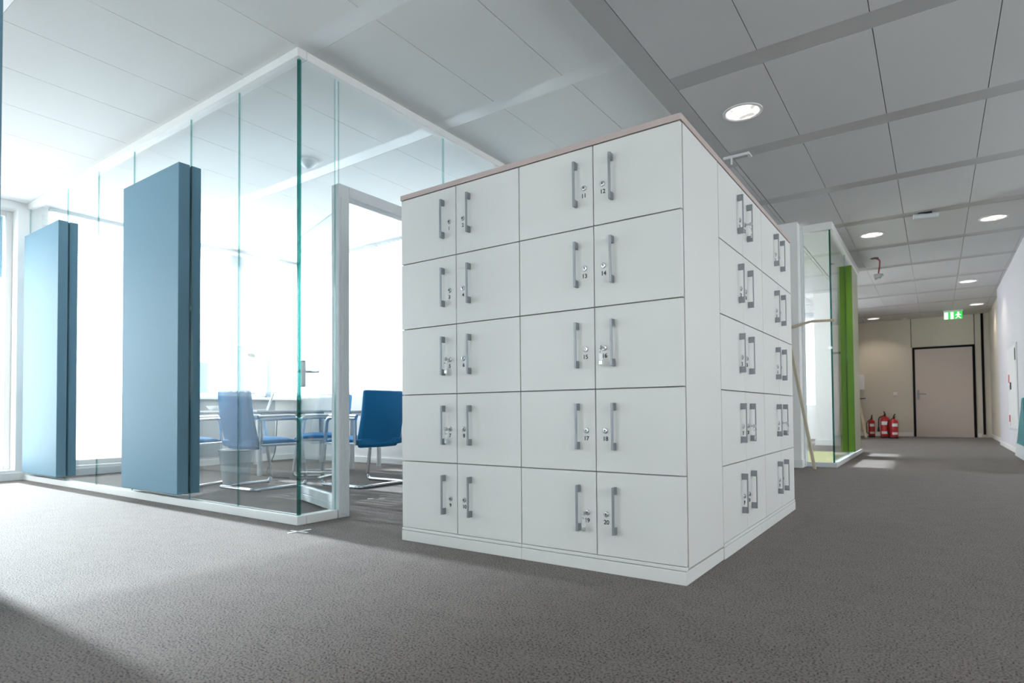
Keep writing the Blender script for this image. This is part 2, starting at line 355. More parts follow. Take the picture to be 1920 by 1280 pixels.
for i, (a, b, c, d) in enumerate(fh):
    g = nb()
    for lo, hi in ((a, a + .05), (b - .05, b)): box(g, lo, hi, -6.2, -6.15, c, d)
    box(g, a + .05, b - .05, -6.2, -6.15, c, c + .05); box(g, a + .05, b - .05, -6.2, -6.15, d - .05, d)
    w = struct('window_%d' % (9 + i), g, white_paint); g = nb(); box(g, a + .02, b - .02, -6.18, -6.172, c + .02, d - .02); obj('pane', g, glass_clear, w)
    portal(((a + b) / 2, -6.27, (c + d) / 2), (HP, 0, 0), b - a, d - c)

# ------------------------------------------------------------------ glass partitions
GX, GY = -2.2, -0.03
def panes(bm, axis, cuts, pos, z0, z1, th=.012, holes=None):
    """glass sheets between cuts; green polished edges stand at every joint"""
    for a, b in zip(cuts[:-1], cuts[1:]):
        e = .0022
        if axis == 'y': box(bm, a + e, b - e, pos - th / 2, pos + th / 2, z0, z1, 0)
        else: box(bm, pos - th / 2, pos + th / 2, a + e, b - e, z0, z1, 0)
    bm.normal_update()
    for f in bm.faces:
        n = f.normal
        k = abs(n.x) if axis == 'y' else abs(n.y)
        f.material_index = 1 if k > .9 or abs(n.z) > .9 else 0
def profile(bm, axis, a0, a1, pos, z0, z1, hw):
    if axis == 'y': box(bm, a0, a1, pos - hw, pos + hw, z0, z1)
    else: box(bm, pos - hw, pos + hw, a0, a1, z0, z1)
edge_teal = glass_mat('glass_corner_edge', (0.16, 0.50, 0.47), 0.06)
fr = thing('glass_partition', 'long frameless glass wall with white rails carrying the two blue panels', 'glass wall', (0, 0, 0))
cuts = [XL, -5.56, -4.907, -4.258, -3.404, -2.81, GX - .007]
for a, b in zip(cuts[:-1], cuts[1:]):
    g = nb(); panes(g, 'y', [a, b], GY, .05, 2.645); obj('glass_pane', g, [glass, glass_edge], fr)
g = nb(); profile(g, 'y', XL + .01, GX + .03, GY, 2.64, ZL, .03); obj('header_rail', g, white_paint, fr, bevel=.003)
g = nb(); profile(g, 'y', XL + .01, GX + .03, GY, 0, .05, .03); obj('base_rail', g, white_paint, fr, bevel=.003)
sd = thing('glass_partition', 'glass wall with grey door frame standing left of the lockers', 'glass wall', (0, 0, 0))
for a, b, z0, z1 in ((GY + .012, .222, .05, 2.645), (.245, 1.193, 2.0, 2.645), (1.20, 2.98, .05, 2.645)):
    g = nb(); panes(g, 'x', [a, b], GX, z0, z1); obj('glass_pane', g, [glass, glass_edge], sd)
g = nb(); profile(g, 'x', GY + .032, 2.98, GX, 2.64, ZL, .03); obj('header_rail', g, white_paint, sd, bevel=.003)
g = nb(); profile(g, 'x', GY + .032, .215, GX, 0, .05, .03); profile(g, 'x', 1.22, 2.98, GX, 0, .05, .03); obj('base_rail', g, white_paint, sd, bevel=.003)
g = nb()
for a, b in ((.222, .30), (1.135, 1.21)): profile(g, 'x', a, b, GX, 0, 2.0, .035)
profile(g, 'x', .30, 1.135, GX, 1.93, 2.0, .035)
profile(g, 'x', .235, .262, GX, 0.02, 1.92, .042)
obj('door_frame', g, frame_grey, sd, bevel=.004)
g = nb(); box(g, GX - .0075, GX + .0075, GY - .0075, GY + .0075, .05, 2.645); obj('corner_edge', g, edge_teal, fr)
# open glass leaf
dl = thing('glass_door', 'open frameless glass door leaf with steel lever, swung into the meeting room', 'door', (GX - .06, .315, 0), math.radians(162))
L = .80
g = nb(); panes(g, 'y', [.0, L], 0, .105, 1.90, .01); obj('glass_pane', g, [glass, glass_edge], dl)
g = nb(); box(g, 0, L, -.018, .018, .012, .055); box(g, 0, L, -.018, .018, .062, .108); box(g, 0, L, -.012, .012, .053, .066); obj('rail', g, frame_grey, dl, bevel=.002)
hd = None
g = nb(); hx = L - .07; box(g, hx - .022, hx + .022, -.022, .022, .81, 1.0); obj('lock_plate', g, steel, dl, bevel=.01)
g = nb()
for s in (-1, 1):
    tube(g, round_path([(hx, s * .02, .92), (hx, s * .065, .92), (hx - .13, s * .07, .915)], .02), .009)
obj('lever_handle', g, steel, dl, smooth=.6)

# near left office: only the end of its blue panel reaches into the picture
no = thing('glass_partition', 'near left office glass wall, just outside the left edge', 'glass wall', (0, 0, 0))
for a, b in ((XL, -5.4), (-5.4, -4.5), (-4.5, -3.6), (-3.6, -2.5), (-2.5, -1.6)):
    g = nb(); panes(g, 'y', [a, b], -1.55, .05, 2.645); obj('glass_pane', g, [glass, glass_edge], no)
g = nb(); profile(g, 'y', XL + .01, -1.58, -1.55, 2.64, ZL, .03); obj('header_rail', g, white_paint, no)
g = nb(); profile(g, 'y', XL + .01, -1.58, -1.55, 0, .05, .03); obj('base_rail', g, white_paint, no)

# ------------------------------------------------------------------ panels clamped on the glass
def panel(label, axis, a0, a1, pos, z0, z1, front, back, mf, mb):
    """two shallow lacquered trays, one on each side of a glass sheet"""
    t = thing('wall_panel', label, 'panel', (0, 0, 0))
    for nm, lo, hi, m in (('front_panel', pos - front, pos - .0065, mf), ('rear_panel', pos + .0065, pos + back, mb)):
        g = nb()
        if axis == 'y': box(g, a0, a1, lo, hi, z0, z1)
        else: box(g, lo, hi, a0, a1, z0, z1)
        obj(nm, g, m, t, bevel=.004)
    return t
panel('tall blue panel on the glass wall, nearest to the lockers', 'y', -4.245, -3.405, GY, .085, 2.325, .082, .07, blue_panel, blue_panel_d)
panel('tall blue panel on the glass wall, beside the corridor window', 'y', -6.38, -5.53, GY, .085, 2.34, .08, .07, blue_panel, blue_panel_d)
panel('blue panel on the side glass beyond the door, its top edge showing above the lockers', 'x', 1.26, 2.1, GX, .085, 2.32, .07, .082, blue_panel_d, blue_panel)
panel('blue panel cut off by the left edge of the picture', 'y', -2.52, -1.655, -1.55, .06, 2.45, .07, .055, blue_panel, blue_panel)

# ------------------------------------------------------------------ lockers
H = 1.692; DB, PT = .065, .3204        # door bottom, row pitch
def handle_mesh():
    g = nb(); box(g, -.005, .005, -.0265, -.0225, -.09, .09)
    for s in (-1, 1):
        lo, hi = (.09 - .028, .09) if s > 0 else (-.09, -.09 + .028)
        box(g, -.005, .005, -.0225, .0, lo, hi)
    return g
H0 = obj('handle', handle_mesh(), metal_g, bevel=.0007); C.objects.unlink(H0)
def lock_mesh():
    g = nb(); lathe(g, [(.0108, 0), (.0108, .002), (.009, .0045), (.0055, .005), (.0055, .0042)], (0, 0, 0), 24, 0, (0, -1, 0))
    box(g, -.0012, .0012, -.0053, -.004, -.0045, .0045, 1)
    cyl(g, (0, -.004, .002), (0, -.0053, .002), .0022, None, 10, 1); return g
L0 = obj('lock', lock_mesh(), [steel, black], smooth=.6); C.objects.unlink(L0)
def key_thing(label, T, lx, lz):
    """key standing in a lock with a ring and a clear tag; T = matrix of the cabinet"""
    loc = T @ Vector((lx * U, -.0065 * U, lz * U))
    t = bpy.data.objects.new('locker_key', None); C.objects.link(t); t.location = loc; t.rotation_euler = T.to_euler(); t.empty_display_size = .05
    tag(t, label, 'key')
    g = nb(); box(g, -.0011, .0011, -.014, .0, -.004, .004); lathe(g, [(.0085, -.0011), (.0085, .0011)], (0, -.021, 0), 18, 0, (1, 0, 0)); obj('blade', g, steel, t)
    g = nb(); c = (0, -.024, -.012); n = 20
    pts = [(.0, -.024 + .008 * math.sin(2 * math.pi * k / n) , -.012 + .010 * math.cos(2 * math.pi * k / n)) for k in range(n)]
    tube(g, pts, .0009, 6, closed=True); obj('ring', g, chrome, t)
    g = nb(); box(g, -.009, .009, -.0255, -.0225, -.052, -.022); obj('tag', g, clear, t, bevel=.002)
    g = nb(); box(g, -.007, .007, -.0265, -.0215, -.068, -.050); obj('tag_end', g, steel, t, bevel=.003)
def locker(label, loc, rz, w, d, first, keys=()):
    t = thing('locker_cabinet', label, 'locker', loc, rz, None)
    g = nb(); box(g, -w / 2 + .001, w / 2 - .001, .021, d, .055, 1.6665); obj('carcass', g, [locker_w], t, bevel=.0015)
    g = nb(); box(g, -w / 2 + .0002, w / 2 - .0002, .0185, .0215, .06, 1.664); obj('face_frame', g, carcass, t)
    g = nb(); box(g, -w / 2 + .0008, w / 2 - .0008, -.004, d, 0, .0485); box(g, -w / 2 + .0008, w / 2 - .0008, -.0025, .018, .0505, .0635); obj('plinth', g, locker_w, t, bevel=.002)
    T = Matrix.Translation(Vector(loc) * U) @ Matrix.Rotation(rz, 4, 'Z')
    gp = .0022
    for r in range(5):
        for c in range(2):
            z0 = DB + (4 - r) * PT; x0 = -w / 2 if c == 0 else 0.0; x1 = 0.0 if c == 0 else w / 2
            no_ = first + r * 2 + c
            g = nb(); box(g, x0 + gp, x1 - gp, 0, .018, (z0 + gp) if r < 4 else z0 + .001, z0 + PT - gp)
            dr = obj('door', g, locker_w, t, bevel=.0012)
            s = -1 if c == 0 else 1; q = w / .707
            hx, lx = s * (.075 if s < 0 else .081) * q, s * .0405 * q
            inst(H0, dr, (hx, 0, z0 + .176)); inst(L0, dr, (lx, 0, z0 + .159))
            me = text_mesh(str(no_), .0232, ink, .00055)
            n = bpy.data.objects.new('number', me); C.objects.link(n); n.parent = dr
            n.location = Vector((lx + s * .001, -.0006, z0 + .121)) * U; n.rotation_euler = (HP, 0, 0)
            if no_ in keys:
                key_thing(keys[no_], T, lx, z0 + .159)
    return t
W = 1.414
locker('white locker cabinet with doors 1 to 10, left half of the front', (-W * .75, 0, 0), 0, W / 2, .45, 1, {5: 'key with clear tag in the leftmost front locker column, the upper of the two there', 7: 'key with clear tag in the leftmost front locker column, the lower of the two there'})
locker('white locker cabinet with doors 11 to 20, right half of the front', (-W * .25, 0, 0), 0, W / 2, .45, 11, {16: 'key with a clear tag covering the number in the rightmost front locker column', 19: 'key in a bottom-row front locker door, left of the door numbered 20'})
rk = {22: 'key in the topmost right-hand door of the nearer side-facing locker cabinet', 28: 'key low down in the nearer side-facing locker cabinet, second row from the floor'}
rk2 = {38: 'key in the farther side-facing locker cabinet, second row from the floor'}
locker('white locker cabinet facing the corridor, the nearer of the two around the corner', (0, .4525 + .3825, 0), HP, .765, .45, 21, rk)
locker('white locker cabinet facing the corridor, the farther one beside the leaning pole', (0, .4525 + .3825 + .7675, 0), HP, .765, .45, 31, rk2)
def slab(x0, x1, y0, y1, label):
    g = nb(); box(g, x0, x1, y0, y1, 1.668, H); tag(obj('worktop', g, slab_m, bevel=.0015), label, 'top board', None)
slab(-W - .003, .003, -.004, .451, 'taupe top board over lockers 1 to 20')
slab(-.455, .003, .452, 1.218, 'taupe top board over the nearer corridor-facing locker cabinet')
slab(-.455, .003, 1.2195, 1.988, 'taupe top board over the farther corridor-facing locker cabinet')

# ------------------------------------------------------------------ meeting-room furniture
def make_chair():
    t = thing('conference_chair', '', 'chair')
    w = .255
    g = nb()
    for s in (-1, 1): pass
    # one continuous cantilever tube: arm rear - arm - front leg - runner - rear bar - runner - front leg - arm
    pts = [(-w, -.20, .575), (-w, .17, .585), (-w, .245, .012), (-w, -.245, .012), (w, -.245, .012), (w, .245, .012), (w, .17, .585), (w, -.20, .575)]
    tube(g, round_path(pts, .055, 6), .016, 12); obj('frame', g, chrome, t, smooth=.8)
    for s in (-1, 1):
        g = nb(); tube(g, round_path([(s * w, -.21, .594), (s * w, .08, .602), (s * w, .13, .60)], .03), .015, 8); obj('arm_pad', g, steel, t, smooth=.8)
    g = nb()
    for s in (-1, 1): box(g, s * w - .012, s * w + .012, -.19, .2, .355, .375); box(g, s * w - .01, s * w + .01, -.2, -.17, .355, .585)
    obj('side_bracket', g, steel, t, bevel=.004)
    for s in (-1, 1):
        for y in (-.2, .2):
            g = nb(); cyl(g, (s * w, y, 0), (s * w, y, .012), .016, .014); obj('foot', g, black, t)
    g = nb(); nx, ny = 8, 8; sw = .235
    top, bot = [], []
    for i in range(nx + 1):
        for j in range(ny + 1):
            u = i / nx * 2 - 1; v = j / ny * 2 - 1
            crown = .022 * (1 - u * u) * (1 - v * v * .6) - (.03 * max(0, v - .6) / .4)
            top.append(g.verts.new((u * sw, v * .24, .405 + crown))); bot.append(g.verts.new((u * sw * .97, v * .235, .345 + .008 * (u * u))))
    ix = lambda i, j: i * (ny + 1) + j
    for i in range(nx):
        for j in range(ny):
            g.faces.new([top[ix(i, j)], top[ix(i + 1, j)], top[ix(i + 1, j + 1)], top[ix(i, j + 1)]]); g.faces.new([bot[ix(i, j)], bot[ix(i, j + 1)], bot[ix(i + 1, j + 1)], bot[ix(i + 1, j)]])
    per = [(i, 0) for i in range(nx)] + [(nx, j) for j in range(ny)] + [(i, ny) for i in range(nx, 0, -1)] + [(0, j) for j in range(ny, 0, -1)]
    for a, b in zip(per, per[1:] + per[:1]): g.faces.new([bot[ix(*a)], bot[ix(*b)], top[ix(*b)], top[ix(*a)]])
    obj('seat', g, fabric, t, bevel=.012, seg=3, smooth=.9)
    g = nb(); nx, nz = 8, 10; F, B = [], []
    for k in range(nz + 1):
        v = k / nz; z = .33 + v * .48; yb = -.215 - .085 * v ** 1.15 - .02 * math.sin(math.pi * v); hw = .236 - .03 * max(0, (.22 - v) / .22) ** 2 - .012 * v
        for i in range(nx + 1):
            u = i / nx * 2 - 1; dish = .03 * u * u
            F.append(g.verts.new((u * hw, yb + dish + .028, z))); B.append(g.verts.new((u * hw, yb + dish - .012, z)))
    ix = lambda k, i: k * (nx + 1) + i
    for k in range(nz):
        for i in range(nx):
            for q in (F, B): g.faces.new([q[ix(k, i)], q[ix(k, i + 1)], q[ix(k + 1, i + 1)], q[ix(k + 1, i)]])
    per = [(0, i) for i in range(nx)] + [(k, nx) for k in range(nz)] + [(nz, i) for i in range(nx, 0, -1)] + [(k, 0) for k in range(nz, 0, -1)]
    for a, b in zip(per, per[1:] + per[:1]): g.faces.new([F[ix(*a)], F[ix(*b)], B[ix(*b)], B[ix(*a)]])
    obj('backrest', g, fabric, t, bevel=.014, seg=3, smooth=.9)
    return t
ch = make_chair()
CG = 'blue cantilever chairs in the meeting room'
ch.location = Vector((-3.37, 1.455, 0)) * U; ch.rotation_euler = (0, 0, HP); tag(ch, 'blue cantilever chair seen through the doorway, back turned to the lockers', 'chair', CG)
dup(ch, (-3.965, .87, 0), 0, 'blue cantilever chair behind the glass, to the right of the waste bin', CG)
dup(ch, (-4.67, .53, 0), math.radians(27), 'blue cantilever chair half hidden by the blue panel, left of the waste bin', CG)
dup(ch, (-4.42, 1.80, 0), math.radians(140), 'blue cantilever chair seen edge-on beyond the open glass door', CG)
def table(label, x0, x1, y0, y1):
    t = thing('conference_table', label, 'table', ((x0 + x1) / 2, (y0 + y1) / 2, 0)); a, b = (x1 - x0) / 2, (y1 - y0) / 2
    g = nb(); box(g, -a, a, -b, b, .632, .655); obj('tabletop', g, table_m, t, bevel=.004)
    g = nb(); box(g, -a + .06, a - .06, -b + .06, -b + .085, .59, .632); box(g, -a + .06, a - .06, b - .085, b - .06, .59, .632); obj('apron', g, steel, t)
    for sx in (-1, 1):
        for sy in (-1, 1):
            g = nb(); cyl(g, (sx * (a - .08), sy * (b - .08), 0), (sx * (a - .08), sy * (b - .08), .632), .026, None, 16); obj('leg', g, white_paint, t, smooth=.6)
    return t
table('grey-topped meeting table behind the middle blue chair', -6.2, -4.75, 1.3, 2.2)
table('grey-topped meeting table behind the chair in the doorway', -4.65, -3.35, 2.25, 2.8)
# laptop, bowl, small things on the tables
t = thing('laptop', 'open silver laptop on the table behind the middle blue chair', 'laptop', (-5.15, 1.55, .655), math.radians(-35))
g = nb(); box(g, -.15, .15, -.1, .1, 0, .014); obj('keyboard_base', g, steel, t, bevel=.003)
g = nb(); box(g, -.15, .15, -.004, .004, 0, .2); s = obj('screen', g, steel, t, loc=(0, .1, .016), rot=(-.35, 0, 0), bevel=.003)
g = nb(); lathe(g, [(.04, 0), (.07, .012), (.11, .05), (.115, .06), (.10, .05), (.05, .012)], (0, 0, 0)); tag(obj('bowl', g, plastic_w, loc=(-5.95, 1.55, .655), smooth=.7), 'white bowl on the meeting table beside the blue panel', 'bowl')
g = nb(); box(g, -.045, .045, -.04, .04, 0, .10); box(g, -.03, .03, -.03, .03, .10, .13, 1); tag(obj('carton', g, [orange, plastic_w], loc=(-4.0, 2.42, .655), bevel=.004), 'orange-red carton on the table behind the door frame', 'carton')
t = thing('drink_can', 'blue drink can with a white mark, left of the chair back in the doorway', 'can', (-3.88, 2.36, .655), .6)
g = nb(); lathe(g, [(.028, 0), (.033, .008), (.033, .105), (.028, .118), (.026, .116)], (0, 0, 0)); obj('body', g, can_blue, t, smooth=.6)
g = nb()
for k in range(7):
    a = -HP + (k - 3) * .17; r = .0336
    b = a + .17; z0 = .045 + .012 * math.sin(k); v = [g.verts.new((r * math.cos(q), r * math.sin(q), z)) for q, z in ((a, z0), (b, z0 + .004), (b, z0 + .032), (a, z0 + .024))]; g.faces.new(v)
obj('mark', g, plastic_w, t)
g = nb(); lathe(g, [(.02, 0), (.036, .02), (.036, .09), (.012, .13), (.012, .15)], (0, 0, 0)); tag(obj('bottle', g, plastic_w, loc=(-4.12, 2.36, .655), smooth=.6), 'small white bottle on the table just behind the door frame', 'bottle')
# wastebasket
t = thing('wastebasket', 'grey mesh waste bin between two blue chairs behind the glass', 'bin', (-4.37, .86, 0))
g = nb(); lathe(g, [(.105, 0), (.107, .004), (.142, .30), (.139, .30), (.104, .008)], (0, 0, 0), 32); obj('basket', g, bin_m, t, smooth=.7)
g = nb(); tube(g, [(.143 * math.cos(a * math.pi / 16), .143 * math.sin(a * math.pi / 16), .302) for a in range(32)], .005, 8, closed=True); obj('rim', g, steel, t, smooth=.7)
g = nb(); lathe(g, [(.06, .012), (.095, .02), (.1, .09), (.07, .13), (.02, .12)], (0, 0, 0), 18); obj('bag', g, bag_m, t, smooth=.7)
# swivel chair behind the lockers
t = thing('swivel_chair', 'black swivel chair mostly hidden by the left edge of the lockers', 'chair', (-2.86, 1.97, 0), math.radians(120))
g = nb()
for k in range(5):
    a = 2 * math.pi * k / 5 + .42; c, s = math.cos(a), math.sin(a)
    tube(g, [(0, 0, .10), (.15 * c, .15 * s, .095), (.26 * c, .26 * s, .075)], .018, 8)
cyl(g, (0, 0, .06), (0, 0, .36), .025); obj('base', g, chrome, t, smooth=.6)
for k in range(5):
    a = 2 * math.pi * k / 5 + .42; c, s = math.cos(a), math.sin(a); g = nb()
    for o in (-.016, .016): cyl(g, (.26 * c - s * (o - .01), .26 * s + c * (o - .01), .027), (.26 * c - s * (o + .01), .26 * s + c * (o + .01), .027), .027, None, 16)
    cyl(g, (.26 * c, .26 * s, .04), (.26 * c, .26 * s, .075), .01); obj('castor', g, black, t)
g = nb(); box(g, -.23, .23, -.22, .22, .36, .43); obj('seat', g, black, t, bevel=.03, seg=3)
g = nb(); box(g, -.2, .2, -.25, -.21, .46, .84); obj('backrest', g, black, t, bevel=.02, seg=3)
g = nb()
for s in (-1, 1): tube(g, round_path([(s * .22, -.05, .40), (s * .28, -.05, .42), (s * .28, -.05, .58), (s * .28, .12, .6)], .03), .012, 8)
tube(g, [(0, -.1, .37), (0, -.27, .40), (0, -.26, .6)], .02, 8); obj('armrest_frame', g, chrome, t, smooth=.6)
# cable on the floor
g = nb(); tube(g, round_path([(-5.1, 1.75, .55), (-5.05, 1.7, .2), (-5.0, 1.55, .008), (-4.7, 1.45, .008), (-4.55, 1.3, .008), (-4.3, 1.35, .008)], .1), .005, 6)
tag(obj('power_cable', g, black, smooth=.8), 'thin black cable trailing from the table to the carpet under the chairs', 'cable')
# ceiling sensor
t = thing('smoke_detector', 'white conical detector on the meeting room ceiling', 'detector', (-3.43, .93, ZL))
g = nb(); lathe(g, [(.075, 0), (.075, -.012), (.07, -.02)], (0, 0, 0)); obj('base', g, plastic_w, t, smooth=.5)
g = nb(); lathe(g, [(.062, -.02), (.058, -.032), (.025, -.06), (.014, -.066), (.002, -.067)], (0, 0, 0)); obj('head', g, frame_grey, t, smooth=.7)
t = thing('pendant_fitting', 'small white ceiling fitting with a thin rod above the left end of the lockers', 'fitting', (-3.02, 2.25, ZL))
g = nb(); lathe(g, [(.045, 0), (.045, -.01), (.03, -.018)], (0, 0, 0)); obj('rose', g, plastic_w, t)
g = nb(); cyl(g, (0, 0, -.015), (0, 0, -.30), .005); obj('rod', g, plastic_w, t)
# tape marks on the carpet
g = nb()
def strip(g, p, q, w):
    p, q = Vector((*p, 0)), Vector((*q, 0)); d = (q - p).normalized(); n = Vector((-d.y, d.x, 0)) * w / 2
    lo = [g.verts.new(v + Vector((0, 0, .0005))) for v in (p + n, p - n, q - n, q + n)]; hi = [g.verts.new(v + Vector((0, 0, .0022))) for v in (p + n, p - n, q - n, q + n)]
    g.faces.new(hi); g.faces.new(list(reversed(lo)))
    for i in range(4): g.faces.new([lo[i], lo[(i + 1) % 4], hi[(i + 1) % 4], hi[i]])
strip(g, (-2.075, -.165), (-1.955, -.150), .016); strip(g, (-2.03, -.215), (-2.015, -.085), .016)
tag(obj('tape_cross', g, tape_m), 'white tape cross stuck on the carpet in front of the glass corner', 'tape mark')
g = nb(); strip(g, (-2.64, .86), (-2.60, .875), .02); tag(obj('tape_scrap', g, tape_m), 'left of two tiny white scraps on the carpet by the doorway', 'tape mark')
g = nb(); strip(g, (-2.575, .905), (-2.54, .93), .02); tag(obj('tape_scrap', g, tape_m), 'right of two tiny white scraps on the carpet by the doorway', 'tape mark')

# ------------------------------------------------------------------ corridor: walls
WX = 1.62
bm = nb(); box(bm, WX, WX + .2, 5.0, 11.0, -.02, 2.75); struct('wall_right', bm, cool_lit_wall)
bm = nb(); box(bm, WX + .2, 4.75, 5.0, 5.2, -.02, 2.75); struct('wall_right_end', bm, cool_lit_wall)
rh = [(-4.6, -3.6, .85, 2.3), (-2.6, -1.6, .85, 2.3), (-.5, .4, .85, 2.3), (2.4, 4.7, .85, 2.45)]  # unseen windows, added and sized to light the faces turned to the right
wall_with_holes('wall_right_front', 'x', 4.5, .25, -6.0, 5.2, -.02, 2.75, rh, white_wall)
for i, (a, b, c, d) in enumerate(rh):
    g = nb()
    for lo, hi in ((a, a + .05), (b - .05, b)): box(g, 4.65, 4.7, lo, hi, c, d)
    box(g, 4.65, 4.7, a + .05, b - .05, c, c + .05); box(g, 4.65, 4.7, a + .05, b - .05, d - .05, d)
    w = struct('window_%d' % (12 + i), g, white_paint); g = nb(); box(g, 4.672, 4.68, a + .02, b - .02, c + .02, d - .02); obj('pane', g, glass_clear, w)
    portal((4.78, (a + b) / 2, (c + d) / 2), (0, HP, 0), d - c, b - a)
bm = nb(); box(bm, WX - .012, WX, 4.99, 11.01, 0, .075); struct('baseboard_right', bm, white_paint, bevel=.004)
bm = nb(); box(bm, WX + .07, WX + .25, 11.0, 14.3, -.02, 2.75); struct('wall_right_far', bm, warm_lit_wall)
bm = nb(); box(bm, WX + .058, WX + .07, 11.0, 14.1, 0, .075); struct('baseboard_right_far', bm, white_paint)
YF = 14.1
wall_with_holes('wall_far', 'y', YF, .2, -1.2, 1.9, -.02, 2.75, [(.32, 1.44, 0, 1.99)], warm_lit_wall)
bm = nb(); box(bm, -1.0, .31, YF - .012, YF, 0, .09); box(bm, 1.45, 1.52, YF - .012, YF, 0, .09); struct('baseboard_far', bm, white_paint, bevel=.004)
bm = nb()
for x in (.305, 1.435): box(bm, x - .006, x + .006, YF - .003, YF, 1.99, ZR)
box(bm, 1.545, 1.59, YF - .02, YF, .06, ZR); struct('trim_4', bm, dark_frame)
bm = nb(); box(bm, .32, .365, YF - .03, YF + .12, 0, 1.99); box(bm, 1.395, 1.44, YF - .03, YF + .12, 0, 1.99); box(bm, .365, 1.395, YF - .03, YF + .12, 1.945, 1.99)
dd = struct('door_1', bm, dark_frame, bevel=.004)
g = nb(); box(g, .366, 1.394, YF - .018, YF + .03, .012, 1.944); obj('leaf', g, door_m, dd, bevel=.004)
g = nb(); box(g, .395, .44, YF - .03, YF - .018, .82, 1.04); tube(g, round_path([(.418, YF - .03, .95), (.418, YF - .07, .95), (.56, YF - .075, .945)], .02), .011); obj('lever_handle', g, metal_g, dd, bevel=.003)
g = nb(); box(g, .368, 1.392, YF - .02, YF + .06, 0, .012); obj('threshold', g, steel, dd)
# wall between the meeting room and the green office
bm = nb(); box(bm, -3.2, -.45, 4.92, 5.06, -.02, ZR + .02); box(bm, -2.3, -2.17, 3.2, 4.92, -.02, 2.75); struct('wall_pier', bm, white_wall)
bm = nb(); box(bm, -2.1, -.438, 4.908, 4.92, 0, .085); box(bm, -.45, -.438, 4.92, 5.06, 0, .085); struct('baseboard_pier', bm, white_paint, bevel=.004)
gh = [(5.3, 7.7, .75, 2.5), (8.05, 9.7, .75, 2.5), (10.0, 11.6, .75, 2.5)]
wall_with_holes('wall_left_far', 'x', -3.2, -.2, 4.9, 14.3, -.02, 2.75, gh, white_wall)
for y0, y1, _, _ in gh: portal((-3.45, (y0 + y1) / 2, 1.62), (0, -HP, 0), 1.75, y1 - y0)
for (y0, y1, _, _), zb, lab in zip(gh, (1.36, .8, .8), ('unseen white roller blind added to cut the sun at the green office window, halfway down', 'unseen white roller blind added to block the sun just past the green office, fully down', 'unseen white roller blind added to block the sun at the last window before the niche, fully down')):
    t = thing('added_roller_blind', lab, 'blind')  # unseen blinds added to limit the sun strips on the corridor floor
    g = nb(); box(g, -3.16, -3.158, y0 - .05, y1 + .05, zb, 2.56); obj('cloth', g, blind, t)
    g = nb(); cyl(g, (-3.165, y0 - .06, 2.58), (-3.165, y1 + .06, 2.58), .03); obj('roller', g, white_paint, t)
    g = nb(); box(g, -3.168, -3.15, y0 - .05, y1 + .05, zb - .02, zb); obj('bottom_bar', g, white_paint, t)
bm = nb(); box(bm, -1.2, -1.0, 11.9, 14.3, -.02, 2.75); struct('wall_niche', bm, warm_lit_wall)
wall_with_holes('wall_niche_back', 'y', 11.9, .2, -3.4, -1.0, -.02, 2.75, [(-2.4, -1.12, .72, 2.5)], white_wall)
portal((-1.76, 12.15, 1.6), (-HP, 0, 0), 1.28, 1.78)
bm = nb(); box(bm, -.98, -.62, 9.5, 9.85, 0, ZR); struct('wall_column', bm, white_wall)
bm = nb(); box(bm, -.995, -.605, 9.485, 9.865, 0, .1); struct('baseboard_column', bm, white_paint, bevel=.004)
vertical_blind('y', -2.45, -1.06, 11.84, ZR, .78, 'pale vertical blind at the far window behind the green office', None)
# ------------------------------------------------------------------ green office glass
gx_, gy_ = -.17, 5.15
go = thing('glass_partition', 'glass corner of the green-carpeted office along the corridor', 'glass wall', (0, 0, 0))
g = nb(); panes(g, 'y', [-.43, gx_ - .007], gy_, .05, 2.565); obj('glass_pane', g, [glass, glass_edge], go)
for a, b in ((gy_ + .008, 6.45), (6.45, 7.1), (7.1, 7.85)):
    g = nb(); panes(g, 'x', [a, b], gx_, .05, 2.565); obj('glass_pane', g, [glass, glass_edge], go)
g = nb(); box(g, gx_ - .008, gx_ + .008, gy_ - .008, gy_ + .008, .05, 2.565); obj('corner_edge', g, edge_teal, go)
g = nb(); box(g, -.475, -.43, gy_ - .09, gy_ + .03, 0, 2.60); obj('post', g, frame_grey, go, bevel=.004)
g = nb(); profile(g, 'y', -.43, gx_ + .03, gy_, 0, .05, .03); profile(g, 'x', gy_ + .03, 7.85, gx_, 0, .05, .03); obj('base_rail', g, frame_grey, go, bevel=.003)
g = nb(); profile(g, 'y', -.43, gx_ + .03, gy_, 2.56, ZR, .03); profile(g, 'x', gy_ + .03, 7.85, gx_, 2.56, ZR, .03); obj('header_rail', g, white_paint, go, bevel=.003)
pn = panel('tall green panel clamped on the corridor glass', 'x', 6.45, 7.1, gx_, .09, 2.42, .085, .075, green_panel, green_panel)
g = nb(); box(g, gx_ + .0752, gx_ + .0775, 6.455, 7.095, .095, 2.415); obj('face_sheet', g, green_face, pn)
